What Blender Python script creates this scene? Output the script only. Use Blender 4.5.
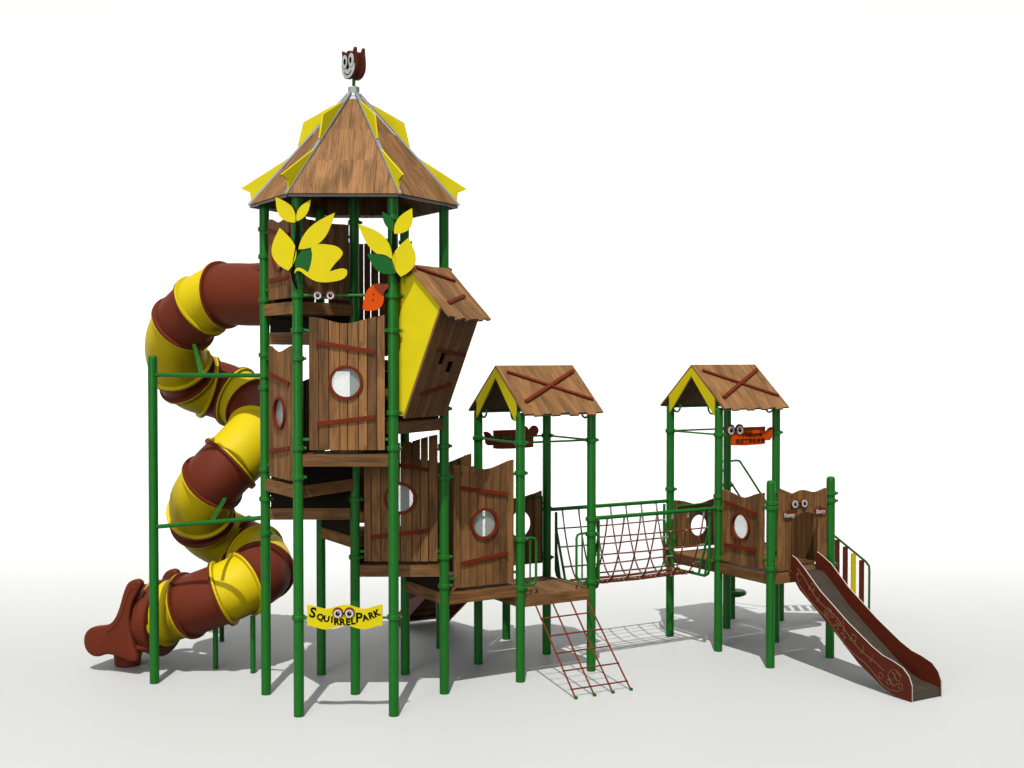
import bpy, math, random
from mathutils import Vector, Matrix
random.seed(7)
R = math.radians
S = bpy.context.scene
for o in list(bpy.data.objects): bpy.data.objects.remove(o)
COL = S.collection

# ------------------------------------------------------------------ camera
cam = bpy.data.cameras.new("camera"); camo = bpy.data.objects.new("camera", cam); COL.objects.link(camo)
camo.location = (0, 0, 3.9744); camo.rotation_euler = (R(90) - 0.0214, 0, 0)
cam.sensor_width = 36; cam.lens = 1252.86 / 1024 * 36; cam.clip_end = 6000; cam.clip_start = 0.1
S.camera = camo
S.render.resolution_x = 1024; S.render.resolution_y = 768

# ------------------------------------------------------------------ world: dim even studio surround
FILL, SUN, WASH, FRONT = 0.35, 2.5, 2600, 1050
w = bpy.data.worlds.new("World"); S.world = w; w.use_nodes = True
nt = w.node_tree; bg = nt.nodes['Background']; bg.inputs[0].default_value = (0.98, 0.99, 1.0, 1); bg.inputs[1].default_value = FILL

# ------------------------------------------------------------------ key light (front left, high)
sl = bpy.data.lights.new("sun", 'SUN'); slo = bpy.data.objects.new("sun", sl); COL.objects.link(slo)
sl.energy = SUN; sl.angle = R(0.55); sl.color = (1.0, 0.985, 0.955)
slo.rotation_euler = Vector((0.034, 0.53, -1.0)).to_track_quat('-Z', 'Y').to_euler()
slo.location = (-1, 5, 20)
# added fill lamp behind and left of the camera, brightens front faces
al = bpy.data.lights.new("front_fill", 'AREA'); alo = bpy.data.objects.new("front_fill", al); COL.objects.link(alo)
al.shape = 'SQUARE'; al.size = 7; al.energy = FRONT; alo.location = (-9, -4, 6.0)
alo.rotation_euler = (Vector((0, 15.5, 2)) - alo.location).to_track_quat('-Z', 'Y').to_euler()
# added unseen lamps that whiten the backdrop and far floor, aimed away from the playset
for x in (-56, -32, -10.5, 10.5, 32, 56):
    al = bpy.data.lights.new("backdrop_fill", 'AREA'); alo = bpy.data.objects.new("backdrop_fill", al); COL.objects.link(alo)
    al.shape = 'RECTANGLE'; al.size = 20; al.size_y = 3; al.energy = WASH
    alo.location = (x, 29.5, 17); alo.rotation_euler = Vector((0, .78, -.62)).to_track_quat('-Z', 'Y').to_euler()

S.view_settings.view_transform = 'Standard'; S.view_settings.look = 'None'
S.view_settings.exposure = 0.0; S.view_settings.gamma = 1.0; S.view_settings.use_curve_mapping = False
S.render.engine = 'CYCLES'; S.cycles.max_bounces = 8; S.cycles.diffuse_bounces = 0

# ------------------------------------------------------------------ materials
M = {}
def mat(name, col, rough=0.5, spec=0.5, metal=0.0, noise=0.0, nscale=20, bump=0.0, bscale=60, coat=0.0):
    m = bpy.data.materials.new(name); m.use_nodes = True; t = m.node_tree; b = t.nodes['Principled BSDF']
    b.inputs['Base Color'].default_value = (*col, 1); b.inputs['Roughness'].default_value = rough
    b.inputs['Metallic'].default_value = metal; b.inputs['Specular IOR Level'].default_value = spec
    b.inputs['Coat Weight'].default_value = coat
    if noise or bump:
        tc = t.nodes.new('ShaderNodeTexCoord')
    if noise:
        n = t.nodes.new('ShaderNodeTexNoise'); n.inputs['Scale'].default_value = nscale; n.inputs['Detail'].default_value = 5
        t.links.new(tc.outputs['Object'], n.inputs['Vector'])
        mr = t.nodes.new('ShaderNodeMapRange'); mr.inputs[1].default_value = .3; mr.inputs[2].default_value = .7
        mr.inputs[3].default_value = 1 - noise; mr.inputs[4].default_value = 1 + noise
        t.links.new(n.outputs['Fac'], mr.inputs[0])
        v = t.nodes.new('ShaderNodeVectorMath'); v.operation = 'SCALE'; v.inputs[0].default_value = col
        t.links.new(mr.outputs[0], v.inputs['Scale']); t.links.new(v.outputs[0], b.inputs['Base Color'])
        mr2 = t.nodes.new('ShaderNodeMapRange'); mr2.inputs[3].default_value = rough * .8; mr2.inputs[4].default_value = min(1, rough * 1.25)
        t.links.new(n.outputs['Fac'], mr2.inputs[0]); t.links.new(mr2.outputs[0], b.inputs['Roughness'])
    if bump:
        n = t.nodes.new('ShaderNodeTexNoise'); n.inputs['Scale'].default_value = bscale; n.inputs['Detail'].default_value = 3
        t.links.new(tc.outputs['Object'], n.inputs['Vector'])
        bp = t.nodes.new('ShaderNodeBump'); bp.inputs['Strength'].default_value = bump; bp.inputs['Distance'].default_value = .01
        t.links.new(n.outputs['Fac'], bp.inputs['Height']); t.links.new(bp.outputs[0], b.inputs['Normal'])
    M[name] = m; return m
mat('green_paint', (.009, .175, .012), .42, .3, noise=.10, nscale=9, bump=.05, bscale=120)
mat('yellow_plastic', (.90, .68, .008), .5, .2, noise=.16, nscale=200, bump=.12, bscale=150)
mat('yellow_board', (.94, .78, .012), .55, .12, noise=.04, nscale=5)
mat('brown_plastic', (.18, .031, .011), .52, .2, noise=.22, nscale=200, bump=.15, bscale=150)
mat('red_brown_bar', (.20, .030, .011), .6, .1, noise=.12, nscale=12)
mat('slide_red', (.135, .022, .009), .5, .18, noise=.08, nscale=10)
mat('engraving', (.33, .17, .085), .6, .2)
mat('pale_edge', (.72, .66, .60), .5, .3)
mat('orange', (.84, .095, .004), .55, .12, noise=.05, nscale=8)
mat('dark_orange', (.29, .052, .018), .55, .12, noise=.1, nscale=10)
mat('leaf_green', (.015, .145, .026), .55, .12, noise=.06, nscale=8)
mat('black', (.006, .006, .006), .7, .05)
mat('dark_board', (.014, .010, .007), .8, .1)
mat('dark_trim', (.10, .10, .10), .5, .3)
mat('white', (.75, .74, .72), .45, .3)
mat('grey_metal', (.42, .43, .44), .5, .4, metal=.4, noise=.12, nscale=30)
mat('steel', (.085, .068, .052), .5, .35, metal=.2, noise=.12, nscale=8)
mat('rope', (.24, .055, .018), .85, .15, noise=.25, nscale=90, bump=.5, bscale=400)
mat('clamp', (.42, .42, .41), .35, .5, metal=.3)
mat('squirrel_cream', (.78, .77, .74), .5, .3)

def wood(name, tint, contrast=1.0, fine=.78, broad=.36, fs=58, bs=5):
    m = bpy.data.materials.new(name); m.use_nodes = True; t = m.node_tree; b = t.nodes['Principled BSDF']
    uv = t.nodes.new('ShaderNodeUVMap'); uv.uv_map = 'UVMap'
    at = t.nodes.new('ShaderNodeAttribute'); at.attribute_name = 'tone'
    mp = t.nodes.new('ShaderNodeMapping'); mp.inputs['Scale'].default_value = (fs, 2.2, 1)
    t.links.new(uv.outputs[0], mp.inputs[0])
    cmb = t.nodes.new('ShaderNodeCombineXYZ'); ml = t.nodes.new('ShaderNodeMath'); ml.operation = 'MULTIPLY'; ml.inputs[1].default_value = 37
    t.links.new(at.outputs['Fac'], ml.inputs[0]); t.links.new(ml.outputs[0], cmb.inputs['Z'])
    ad = t.nodes.new('ShaderNodeVectorMath'); ad.operation = 'ADD'
    t.links.new(mp.outputs[0], ad.inputs[0]); t.links.new(cmb.outputs[0], ad.inputs[1])
    n1 = t.nodes.new('ShaderNodeTexNoise'); n1.inputs['Scale'].default_value = 1.0; n1.inputs['Detail'].default_value = 7; n1.inputs['Roughness'].default_value = .62; n1.inputs['Distortion'].default_value = .6
    t.links.new(ad.outputs[0], n1.inputs['Vector'])
    mp2 = t.nodes.new('ShaderNodeMapping'); mp2.inputs['Scale'].default_value = (bs, 1.1, 1); t.links.new(uv.outputs[0], mp2.inputs[0])
    ad2 = t.nodes.new('ShaderNodeVectorMath'); ad2.operation = 'ADD'; t.links.new(mp2.outputs[0], ad2.inputs[0]); t.links.new(cmb.outputs[0], ad2.inputs[1])
    n2 = t.nodes.new('ShaderNodeTexNoise'); n2.inputs['Scale'].default_value = 1.4; n2.inputs['Detail'].default_value = 3; n2.inputs['Distortion'].default_value = 1.2
    t.links.new(ad2.outputs[0], n2.inputs['Vector'])
    # knots
    vo = t.nodes.new('ShaderNodeTexVoronoi'); vo.inputs['Scale'].default_value = 1.0; vo.feature = 'F1'
    mp3 = t.nodes.new('ShaderNodeMapping'); mp3.inputs['Scale'].default_value = (7, 3, 1); t.links.new(uv.outputs[0], mp3.inputs[0])
    ad3 = t.nodes.new('ShaderNodeVectorMath'); ad3.operation = 'ADD'; t.links.new(mp3.outputs[0], ad3.inputs[0]); t.links.new(cmb.outputs[0], ad3.inputs[1])
    t.links.new(ad3.outputs[0], vo.inputs['Vector'])
    kn = t.nodes.new('ShaderNodeMapRange'); kn.inputs[1].default_value = .05; kn.inputs[2].default_value = .13; kn.inputs[3].default_value = .55; kn.inputs[4].default_value = 1
    t.links.new(vo.outputs['Distance'], kn.inputs[0])
    s = t.nodes.new('ShaderNodeMath'); s.operation = 'MULTIPLY_ADD'; s.inputs[1].default_value = broad
    t.links.new(n2.outputs['Fac'], s.inputs[0])
    s2 = t.nodes.new('ShaderNodeMath'); s2.operation = 'MULTIPLY'; s2.inputs[1].default_value = fine; t.links.new(n1.outputs['Fac'], s2.inputs[0]); t.links.new(s2.outputs[0], s.inputs[2])
    rmp = t.nodes.new('ShaderNodeValToRGB'); t.links.new(s.outputs[0], rmp.inputs[0])
    el = rmp.color_ramp.elements
    def c(f): return tuple(x * f for x in tint) + (1,)
    el[0].position = .36; el[0].color = c(1 - .78 * contrast); el[1].position = .78; el[1].color = c(1.6)
    e = el.new(.50); e.color = c(1 - .30 * contrast); e = el.new(.58); e.color = c(1.05)
    tm = t.nodes.new('ShaderNodeMapRange'); tm.inputs[3].default_value = .58; tm.inputs[4].default_value = 1.25; t.links.new(at.outputs['Fac'], tm.inputs[0])
    k2 = t.nodes.new('ShaderNodeMath'); k2.operation = 'MULTIPLY'; t.links.new(kn.outputs[0], k2.inputs[0]); t.links.new(tm.outputs[0], k2.inputs[1])
    v = t.nodes.new('ShaderNodeVectorMath'); v.operation = 'SCALE'; t.links.new(rmp.outputs[0], v.inputs[0]); t.links.new(k2.outputs[0], v.inputs['Scale'])
    t.links.new(v.outputs[0], b.inputs['Base Color'])
    b.inputs['Roughness'].default_value = .68; b.inputs['Specular IOR Level'].default_value = .25
    bp = t.nodes.new('ShaderNodeBump'); bp.inputs['Strength'].default_value = .35; bp.inputs['Distance'].default_value = .004
    t.links.new(n1.outputs['Fac'], bp.inputs['Height']); t.links.new(bp.outputs[0], b.inputs['Normal'])
    M[name] = m; return m
wood('wood', (.285, .134, .046), .88, fine=.66, broad=.44, fs=75)
wood('wood_roof', (.375, .184, .069), .85, fine=.60, broad=.50, fs=75, bs=5)

def glassy(name):
    m = bpy.data.materials.new(name); m.use_nodes = True; t = m.node_tree; b = t.nodes['Principled BSDF']
    b.inputs['Base Color'].default_value = (.72, .74, .73, 1); b.inputs['Roughness'].default_value = .12
    tr = t.nodes.new('ShaderNodeBsdfTransparent'); mx = t.nodes.new('ShaderNodeMixShader'); mx.inputs[0].default_value = .38
    t.links.new(tr.outputs[0], mx.inputs[1]); t.links.new(b.outputs[0], mx.inputs[2])
    t.links.new(mx.outputs[0], t.nodes['Material Output'].inputs[0]); M[name] = m
glassy('pane')

def floor_mat():
    m = bpy.data.materials.new('floor'); m.use_nodes = True; t = m.node_tree; b = t.nodes['Principled BSDF']
    b.inputs['Base Color'].default_value = (.76, .765, .745, 1); b.inputs['Roughness'].default_value = .62
    b.inputs['IOR'].default_value = 1.5; b.inputs['Specular IOR Level'].default_value = .5
    tc = t.nodes.new('ShaderNodeTexCoord'); n = t.nodes.new('ShaderNodeTexNoise'); n.inputs['Scale'].default_value = 90; n.inputs['Detail'].default_value = 6
    t.links.new(tc.outputs['Object'], n.inputs['Vector'])
    mr = t.nodes.new('ShaderNodeMapRange'); mr.inputs[3].default_value = .975; mr.inputs[4].default_value = 1.02; t.links.new(n.outputs['Fac'], mr.inputs[0])
    v = t.nodes.new('ShaderNodeVectorMath'); v.operation = 'SCALE'; v.inputs[0].default_value = (.76, .765, .745)
    t.links.new(mr.outputs[0], v.inputs['Scale']); t.links.new(v.outputs[0], b.inputs['Base Color'])
    M['floor'] = m
floor_mat()

# ------------------------------------------------------------------ mesh builder
class MB:
    def __init__(s): s.v = []; s.f = []; s.uv = []; s.t = []; s.mi = []; s.sm = []
    def face(s, pts, uvs=None, tone=.5, mi=0, smooth=False):
        i = len(s.v); s.v += [tuple(p) for p in pts]; s.f.append(list(range(i, i + len(pts))))
        s.uv += uvs if uvs else [(0, 0)] * len(pts); s.t.append(tone); s.mi.append(mi); s.sm.append(smooth)
    def prism(s, poly, origin, ax, ay, an, th, tone=.5, uvo=(0, 0), mi=0, swap=False, side_mi=None):
        """extrude 2-D polygon (x along ax, y along ay) by th centred on an; grain runs along y (x when swap)"""
        o = Vector(origin); ax = Vector(ax); ay = Vector(ay); an = Vector(an)
        P = [o + ax * x + ay * y for x, y in poly]; n = len(P); h = an * (th / 2)
        area = sum(poly[i][0] * poly[(i + 1) % n][1] - poly[(i + 1) % n][0] * poly[i][1] for i in range(n))
        flip = (area > 0) != (ax.cross(ay).dot(an) > 0)
        uv = [((y if swap else x) + uvo[0], (x if swap else y) + uvo[1]) for x, y in poly]
        a = [p + h for p in P]; b = [p - h for p in P]
        idx = list(range(n)); r = idx[::-1]
        f1, f2 = (r, idx) if flip else (idx, r)
        s.face([a[i] for i in f1], [uv[i] for i in f1], tone, mi); s.face([b[i] for i in f2], [uv[i] for i in f2], tone, mi)
        sm = mi if side_mi is None else side_mi
        for i in range(n):
            j = (i + 1) % n; q = [b[i], b[j], a[j], a[i]]; u = [uv[i], uv[j], (uv[j][0] + .02, uv[j][1]), (uv[i][0] + .02, uv[i][1])]
            if flip: q.reverse(); u.reverse()
            s.face(q, u, tone, sm)
    def box(s, c, ax, ay, az, lx, ly, lz, tone=.5, uvo=(0, 0), mi=0):
        """box centred at c, grain along ax"""
        c = Vector(c); X = Vector(ax).normalized() * lx / 2; Y = Vector(ay).normalized() * ly / 2; Z = Vector(az).normalized() * lz / 2
        def q(o, a, b, la, lb, along_a):
            pts = [c + o - a - b, c + o + a - b, c + o + a + b, c + o - a + b]
            if along_a: uv = [(0, 0), (0, la), (lb, la), (lb, 0)]
            else: uv = [(0, 0), (la, 0), (la, lb), (0, lb)]
            s.face(pts, [(u + uvo[0], v + uvo[1]) for u, v in uv], tone, mi)
        q(Z, X, Y, lx, ly, True); q(-Z, Y, X, ly, lx, False); q(Y, Z, X, lz, lx, False); q(-Y, X, Z, lx, lz, True)
        q(X, Y, Z, ly, lz, False); q(-X, Z, Y, lz, ly, False)
    def tube(s, pts, r, n=10, closed=False, caps=True, mi=0, tone=.5):
        P = [Vector(p) for p in pts]; m = len(P)
        rad = r if isinstance(r, (list, tuple)) else [r] * m
        T = []
        for i in range(m):
            a = P[(i - 1) % m] if (closed or i > 0) else P[i]; b = P[(i + 1) % m] if (closed or i < m - 1) else P[i]
            T.append((b - a).normalized())
        up = Vector((0, 0, 1)) if abs(T[0].z) < .9 else Vector((1, 0, 0))
        nr = (up - T[0] * up.dot(T[0])).normalized(); rings = []
        for i in range(m):
            nr = (nr - T[i] * nr.dot(T[i])).normalized(); bn = T[i].cross(nr)
            rings.append([P[i] + (nr * math.cos(2 * math.pi * k / n) + bn * math.sin(2 * math.pi * k / n)) * rad[i] for k in range(n)])
        base = len(s.v)
        for rg in rings: s.v += [tuple(p) for p in rg]
        L = 0
        for i in range(m if closed else m - 1):
            i2 = (i + 1) % m
            for k in range(n):
                k2 = (k + 1) % n
                s.f.append([base + i * n + k, base + i * n + k2, base + i2 * n + k2, base + i2 * n + k])
                s.uv += [(k / n, i), (k2 / n, i), (k2 / n, i + 1), (k / n, i + 1)]; s.t.append(tone); s.mi.append(mi); s.sm.append(True)
        if caps and not closed:
            s.face(rings[0][::-1], None, tone, mi); s.face(rings[-1], None, tone, mi)
    def lathe(s, c, prof, n=20, axis=(0, 0, 1), mi=0, tone=.5):
        az = Vector(axis).normalized(); up = Vector((1, 0, 0)) if abs(az.x) < .9 else Vector((0, 1, 0))
        ax = (up - az * up.dot(az)).normalized(); ay = az.cross(ax); c = Vector(c)
        for (r0, z0), (r1, z1) in zip(prof, prof[1:]):
            for k in range(n):
                a0 = 2 * math.pi * k / n; a1 = 2 * math.pi * (k + 1) / n
                d0 = ax * math.cos(a0) + ay * math.sin(a0); d1 = ax * math.cos(a1) + ay * math.sin(a1)
                q = [c + d0 * r0 + az * z0, c + d1 * r0 + az * z0, c + d1 * r1 + az * z1, c + d0 * r1 + az * z1]
                if r0 < 1e-6: q = [q[0], q[2], q[3]]
                elif r1 < 1e-6: q = q[:3]
                s.face(q, None, tone, mi, True)
    def build(s, name, mats, parent=None, weld=False):
        me = bpy.data.meshes.new(name); me.from_pydata([tuple(p) for p in s.v], [], s.f)
        l = me.uv_layers.new(name='UVMap'); l.data.foreach_set('uv', [c for p in s.uv for c in p])
        a = me.attributes.new('tone', 'FLOAT', 'FACE'); a.data.foreach_set('value', s.t)
        me.polygons.foreach_set('material_index', s.mi); me.polygons.foreach_set('use_smooth', s.sm)
        for m in ([mats] if isinstance(mats, str) else mats): me.materials.append(M[m])
        if weld:
            import bmesh
            bm = bmesh.new(); bm.from_mesh(me); bmesh.ops.remove_doubles(bm, verts=bm.verts, dist=1e-5); bm.to_mesh(me); bm.free()
        me.update()
        o = bpy.data.objects.new(name, me); COL.objects.link(o)
        if parent: attach(o, parent)
        return o
def world_mat(o):
    m = Matrix.Identity(4)
    while o: m = Matrix.Translation(o.location) @ m; o = o.parent
    return m
def attach(o, parent):
    o.parent = parent; o.matrix_parent_inverse = world_mat(parent).inverted() if not parent.parent else Matrix.Identity(4)
    if parent.parent:                     # parts carry identity transforms in world space through their root
        o.matrix_parent_inverse = Matrix.Identity(4)
def thing(name, label, cat, loc, group=None):
    o = bpy.data.objects.new(name, None); COL.objects.link(o); o.location = loc; o.empty_display_size = .2
    o['label'] = label; o['category'] = cat
    if group: o['group'] = group
    return o
def tag(o, label, cat, group=None):
    o['label'] = label; o['category'] = cat
    if group: o['group'] = group
    return o

# ------------------------------------------------------------------ the playset's plan (metres)
s = 1.05; YAW = 0.0155; E0 = Vector((-1.8488, 14.7099, 0))
def d_(a): a = R(a) + YAW; return Vector((math.cos(a), math.sin(a), 0))
Q = {'E': E0}
for k, a in zip('FHGBCD', (0, 60, 120, 180, 240, 300)): Q[k] = E0 + d_(a) * s
N30 = d_(30); T60 = d_(-60); LB = 2.0802
Q['K'] = Q['F'] + N30 * s; Q['J'] = Q['H'] + N30 * s; Q['M'] = Q['K'] + N30 * s; Q['L'] = Q['J'] + N30 * s
Q['P'] = Q['M'] + N30 * LB; Q['O'] = Q['L'] + N30 * LB; Q['R'] = Q['P'] + N30 * s; Q['T'] = Q['O'] + N30 * s
Q['Q'] = Q['P'] + T60 * s; Q['S'] = Q['R'] + T60 * s
Q['U'] = Q['T'] + N30 * s; Q['V'] = Q['R'] + N30 * s
Q['I'] = Vector((-.98, 17.04, 0)); Q['N'] = Vector((-.08, 17.59, 0))
# nudges where the posts stand slightly off the grid
Q['R'] += Vector((-.015, 0, 0)); Q['S'] += Vector((-.02, 0, 0)); Q['Q'] += Vector((-.02, 0, 0))
Z = Vector((0, 0, 1))
def at(k, z=0): return Q[k] + Z * z
def edge(a, b):
    A = Q[a] if isinstance(a, str) else a; B = Q[b] if isinstance(b, str) else b
    d = B - A; L = d.length; d = d / L
    return A.copy(), d, Vector((d.y, -d.x, 0)), L      # origin, along, normal (right of travel), length

# ------------------------------------------------------------------ ground
# one continuous white studio floor that sweeps up into the backdrop far behind the playset
gm = MB(); prof_ = [(-60, 0), (40, 0)] + [(40 + 10 * math.sin(R(t)), 10 - 10 * math.cos(R(t))) for t in range(6, 91, 6)] + [(50, 40)]
for (y0, z0), (y1, z1) in zip(prof_, prof_[1:]):
    gm.face([(-80, y0, z0), (80, y0, z0), (80, y1, z1), (-80, y1, z1)], smooth=True)
ground = gm.build('ground', 'floor', weld=True); ground['kind'] = 'structure'; ground['label'] = 'plain white studio floor sweeping up into the white backdrop'

# ------------------------------------------------------------------ shared builders
PR = .057
def post(parent, k, top, collars=(), lug=None, cap=True):
    p = Q[k] if isinstance(k, str) else Vector(k)
    b = MB(); prof = [(0, 0), (PR - .002, 0), (PR, .003), (PR, .02), (PR, top - .07), (PR, top - .05)]
    if cap: prof += [(PR * .93, top - .025), (PR * .7, top - .007), (0, top)]
    else: prof += [(PR, top - .003), (PR - .002, top), (0, top)]
    b.lathe(p, prof, 24); o = b.build('post', 'green_paint', parent, weld=True)
    for z in collars:
        c = MB(); c.lathe(p + Z * z, [(PR, -.026), (.068, -.026), (.074, -.02), (.074, .02), (.068, .026), (PR, .026)], 20)
        for L in (lug or (Vector((1, 0, 0)),)):
            q = p + Z * z + L * .078
            c.tube([q - L * .03, q + L * .018], .017, 8)
        c.build('collar', 'green_paint', o)
    return o

def beam_mesh(b, A, B, ztop, h=.135, th=.045, inset=.055, tone=None):
    d = (B - A); L = d.length - 2 * inset; d.normalize()
    c = (A + B) / 2 + Z * (ztop - h / 2)
    b.box(c, d, d.cross(Z), Z, L, th, h, random.random() if tone is None else tone, (random.random() * 9, random.random() * 9))
def deck(parent, keys, z, skip=(), boards=T60, name='platform'):
    P = [Q[k] for k in keys]; c = sum(P, Vector()) / len(P)
    b = MB(); ins = [p + (c - p).normalized() * .07 for p in P]
    o0 = ins[0]; poly = [((p - o0).dot(N30), (p - o0).dot(T60)) for p in ins]
    # split the slab into boards across N30
    xs = [p[0] for p in poly]; x0, x1 = min(xs), max(xs); nb = max(3, round((x1 - x0) / .24))
    for i in range(nb):
        a = x0 + (x1 - x0) * i / nb + .002; e_ = x0 + (x1 - x0) * (i + 1) / nb - .002
        q = clip(clip(poly, a, 1), e_, -1)
        if len(q) > 2: b.prism(q, o0 + Z * (z - .02), N30, T60, Z, .03, random.random(), (random.random() * 9, random.random() * 9))
    d = b.build(name, 'wood', parent)
    n = len(P)
    for i in range(n):
        if (keys[i] + keys[(i + 1) % n]) in skip: continue
        bb = MB(); beam_mesh(bb, P[i], P[(i + 1) % n], z); bb.build('edge_beam', 'wood', d)
    return d
def clip(poly, x, sgn):
    out = []; n = len(poly)
    for i in range(n):
        a = poly[i]; b = poly[(i + 1) % n]; ia = (a[0] - x) * sgn >= 0; ib = (b[0] - x) * sgn >= 0
        if ia: out.append(a)
        if ia != ib:
            t = (x - a[0]) / (b[0] - a[0]); out.append((x, a[1] + t * (b[1] - a[1])))
    return out

def plank_wall(mb, O, d, n, u0, u1, z0, top, nplank, hole=None, th=.028, gap=.009, rng=None, set_back=True, frac=.85):
    """vertical planks between u0 and u1, top edge top(u), optional hole (centre u, centre z, rx, rz) or arch"""
    rng = rng or random
    ws = [rng.uniform(.75, 1.25) for _ in range(nplank)]; tot = sum(ws); u = u0; ed = [u0]
    for w_ in ws: u += (u1 - u0) * w_ / tot; ed.append(u)
    gap_strips(mb, O, d, n, ed, z0, top, hole, rng, frac)
    for i in range(nplank):
        a, b = ed[i] + gap / 2, ed[i + 1] - gap / 2; tone = rng.random(); uo = (rng.random() * 9, rng.random() * 9)
        off = n * (-.014 if set_back and i in (0, nplank - 1) else rng.uniform(-.003, .003))
        def add(poly):
            mb.prism(poly, O + off, d, Z, n, th, tone, uo)
        nn = 5
        if hole is None or b <= hole[0] - hole[2] or a >= hole[0] + hole[2]:
            us = [a + (b - a) * k / nn for k in range(nn + 1)]
            add([(a, z0), (b, z0)] + [(x, top(x)) for x in us[::-1]]); continue
        hu, hz, rx, rz = hole[:4]; arch = len(hole) > 4
        cuts = sorted({a, b} | {x for x in (hu - rx, hu + rx) if a < x < b})
        for c0, c1 in zip(cuts, cuts[1:]):
            us = [c0 + (c1 - c0) * k / 6 for k in range(7)]; mid = (c0 + c1) / 2
            if abs(mid - hu) >= rx:
                add([(c0, z0), (c1, z0)] + [(x, top(x)) for x in us[::-1]]); continue
            hh = [rz * math.sqrt(max(0, 1 - ((x - hu) / rx) ** 2)) for x in us]
            add([(x, hz + h) for x, h in zip(us, hh)] + [(x, top(x)) for x in us[::-1]])
            if not arch: add([(c0, z0), (c1, z0)] + [(x, hz - h) for x, h in zip(us[::-1], hh[::-1])])
def gap_strips(mb, O, d, n, ed, z0, top, hole, rng, frac=.85):
    for u in ed[1:-1]:
        if rng.random() > frac: continue
        spans = [(z0 + .01, top(u) - .02)]
        if hole and abs(u - hole[0]) < hole[2]:
            h = hole[3] * math.sqrt(1 - ((u - hole[0]) / hole[2]) ** 2) + .008
            spans = [(hole[1] + h, top(u) - .02)] + ([(z0 + .01, hole[1] - h)] if len(hole) == 4 else [])
        for a, b in spans:
            if b - a > .02: mb.prism([(u - .014, a), (u + .014, a), (u + .014, b), (u - .014, b)], O - n * .024, d, Z, n, .012, .05)
def ring_mesh(mb, c, d, n, ro, ri, th, k=28):
    for i in range(k):
        a0, a1 = 2 * math.pi * i / k, 2 * math.pi * (i + 1) / k
        mb.prism([(ro * math.cos(a0), ro * math.sin(a0)), (ro * math.cos(a1), ro * math.sin(a1)), (ri * math.cos(a1), ri * math.sin(a1)), (ri * math.cos(a0), ri * math.sin(a0))], c, d, Z, n, th)
def disc(mb, c, d, n, r, th, k=24, mi=0, sq=1.0):
    mb.prism([(r * math.cos(2 * math.pi * i / k), r * sq * math.sin(2 * math.pi * i / k)) for i in range(k)], c, d, Z, n, th, mi=mi)

def wall_panel(parent, a, b, zdeck, tall=True, u0=.12, u1=.955, ring=True, pane=True, batt=True, flip=False, front=1, h=None, seed=0, gap=.009, hz=None, cu=None, rim=True, frac=.85, wavy=1.0, hr=.168):
    O, d, n, L = edge(a, b); n = n * front
    rg = random.Random(hash(a + b) % 1000 + seed if False else sum(map(ord, a + b)) * 7 + seed)
    H = h or (1.48 if tall else .95); W = u1 - u0; z0 = zdeck + .045
    uc = cu or (u0 + u1) / 2 - .01; ph = rg.uniform(-.3, .3)
    def top(u):
        x = (u - u0) / W
        y = .018 * math.cos(2 * math.pi * (x + .04 * ph)) - .045 * math.sin(math.pi * x ** 1.15) + .03 * x + .006 * math.sin(11 * x + 5 * ph)
        return z0 + H - .03 + y * wavy
    hzz = z0 + (.745 if tall else .5) if hz is None else hz
    r = hr
    mb = MB(); plank_wall(mb, O, d, n, u0, u1, z0, top, 8, (uc, hzz, r, r) if ring else None, rng=rg, gap=gap, frac=frac)
    w_ = mb.build('wall_panel', 'wood', parent)
    if ring and rim:
        m2 = MB(); ring_mesh(m2, O + d * uc + Z * hzz + n * .012, d, n, .19, .158, .05); m2.build('window_ring', 'red_brown_bar', w_)
        if pane:
            m3 = MB(); disc(m3, O + d * uc + Z * hzz - n * .004, d, n, .165, .008); m3.build('window_pane', 'pane', w_)
    if batt:
        prs = [((.10, 1.19), (.87, 1.08)), ((.11, .29), (.87, .365))] if tall else [((.09, .80), (.86, .70)), ((.09, .22), (.86, .235))]
        for (x0, y0), (x1, y1) in prs:
            A = O + d * (u0 + W * x0) + Z * (z0 + y0) + n * .024; B = O + d * (u0 + W * x1) + Z * (z0 + y1) + n * .024
            m4 = MB(); dd = (B - A).normalized(); m4.box((A + B) / 2, dd, n, dd.cross(n), (B - A).length, .022, .046); m4.build('batten', 'red_brown_bar', w_)
    # clamps joining the panel to its posts
    for zz in (.12, H - .16):
        for uu in ((PR + u0) / 2 , (L - PR + u1) / 2):
            m5 = MB(); ln = abs((u0 - PR) if uu < L / 2 else (L - PR - u1)) + .02
            m5.box(O + d * uu + Z * (z0 + zz), d, n, Z, ln, .02, .03)
            m5.build('panel_clamp', 'green_paint', w_)
    return w_

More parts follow.
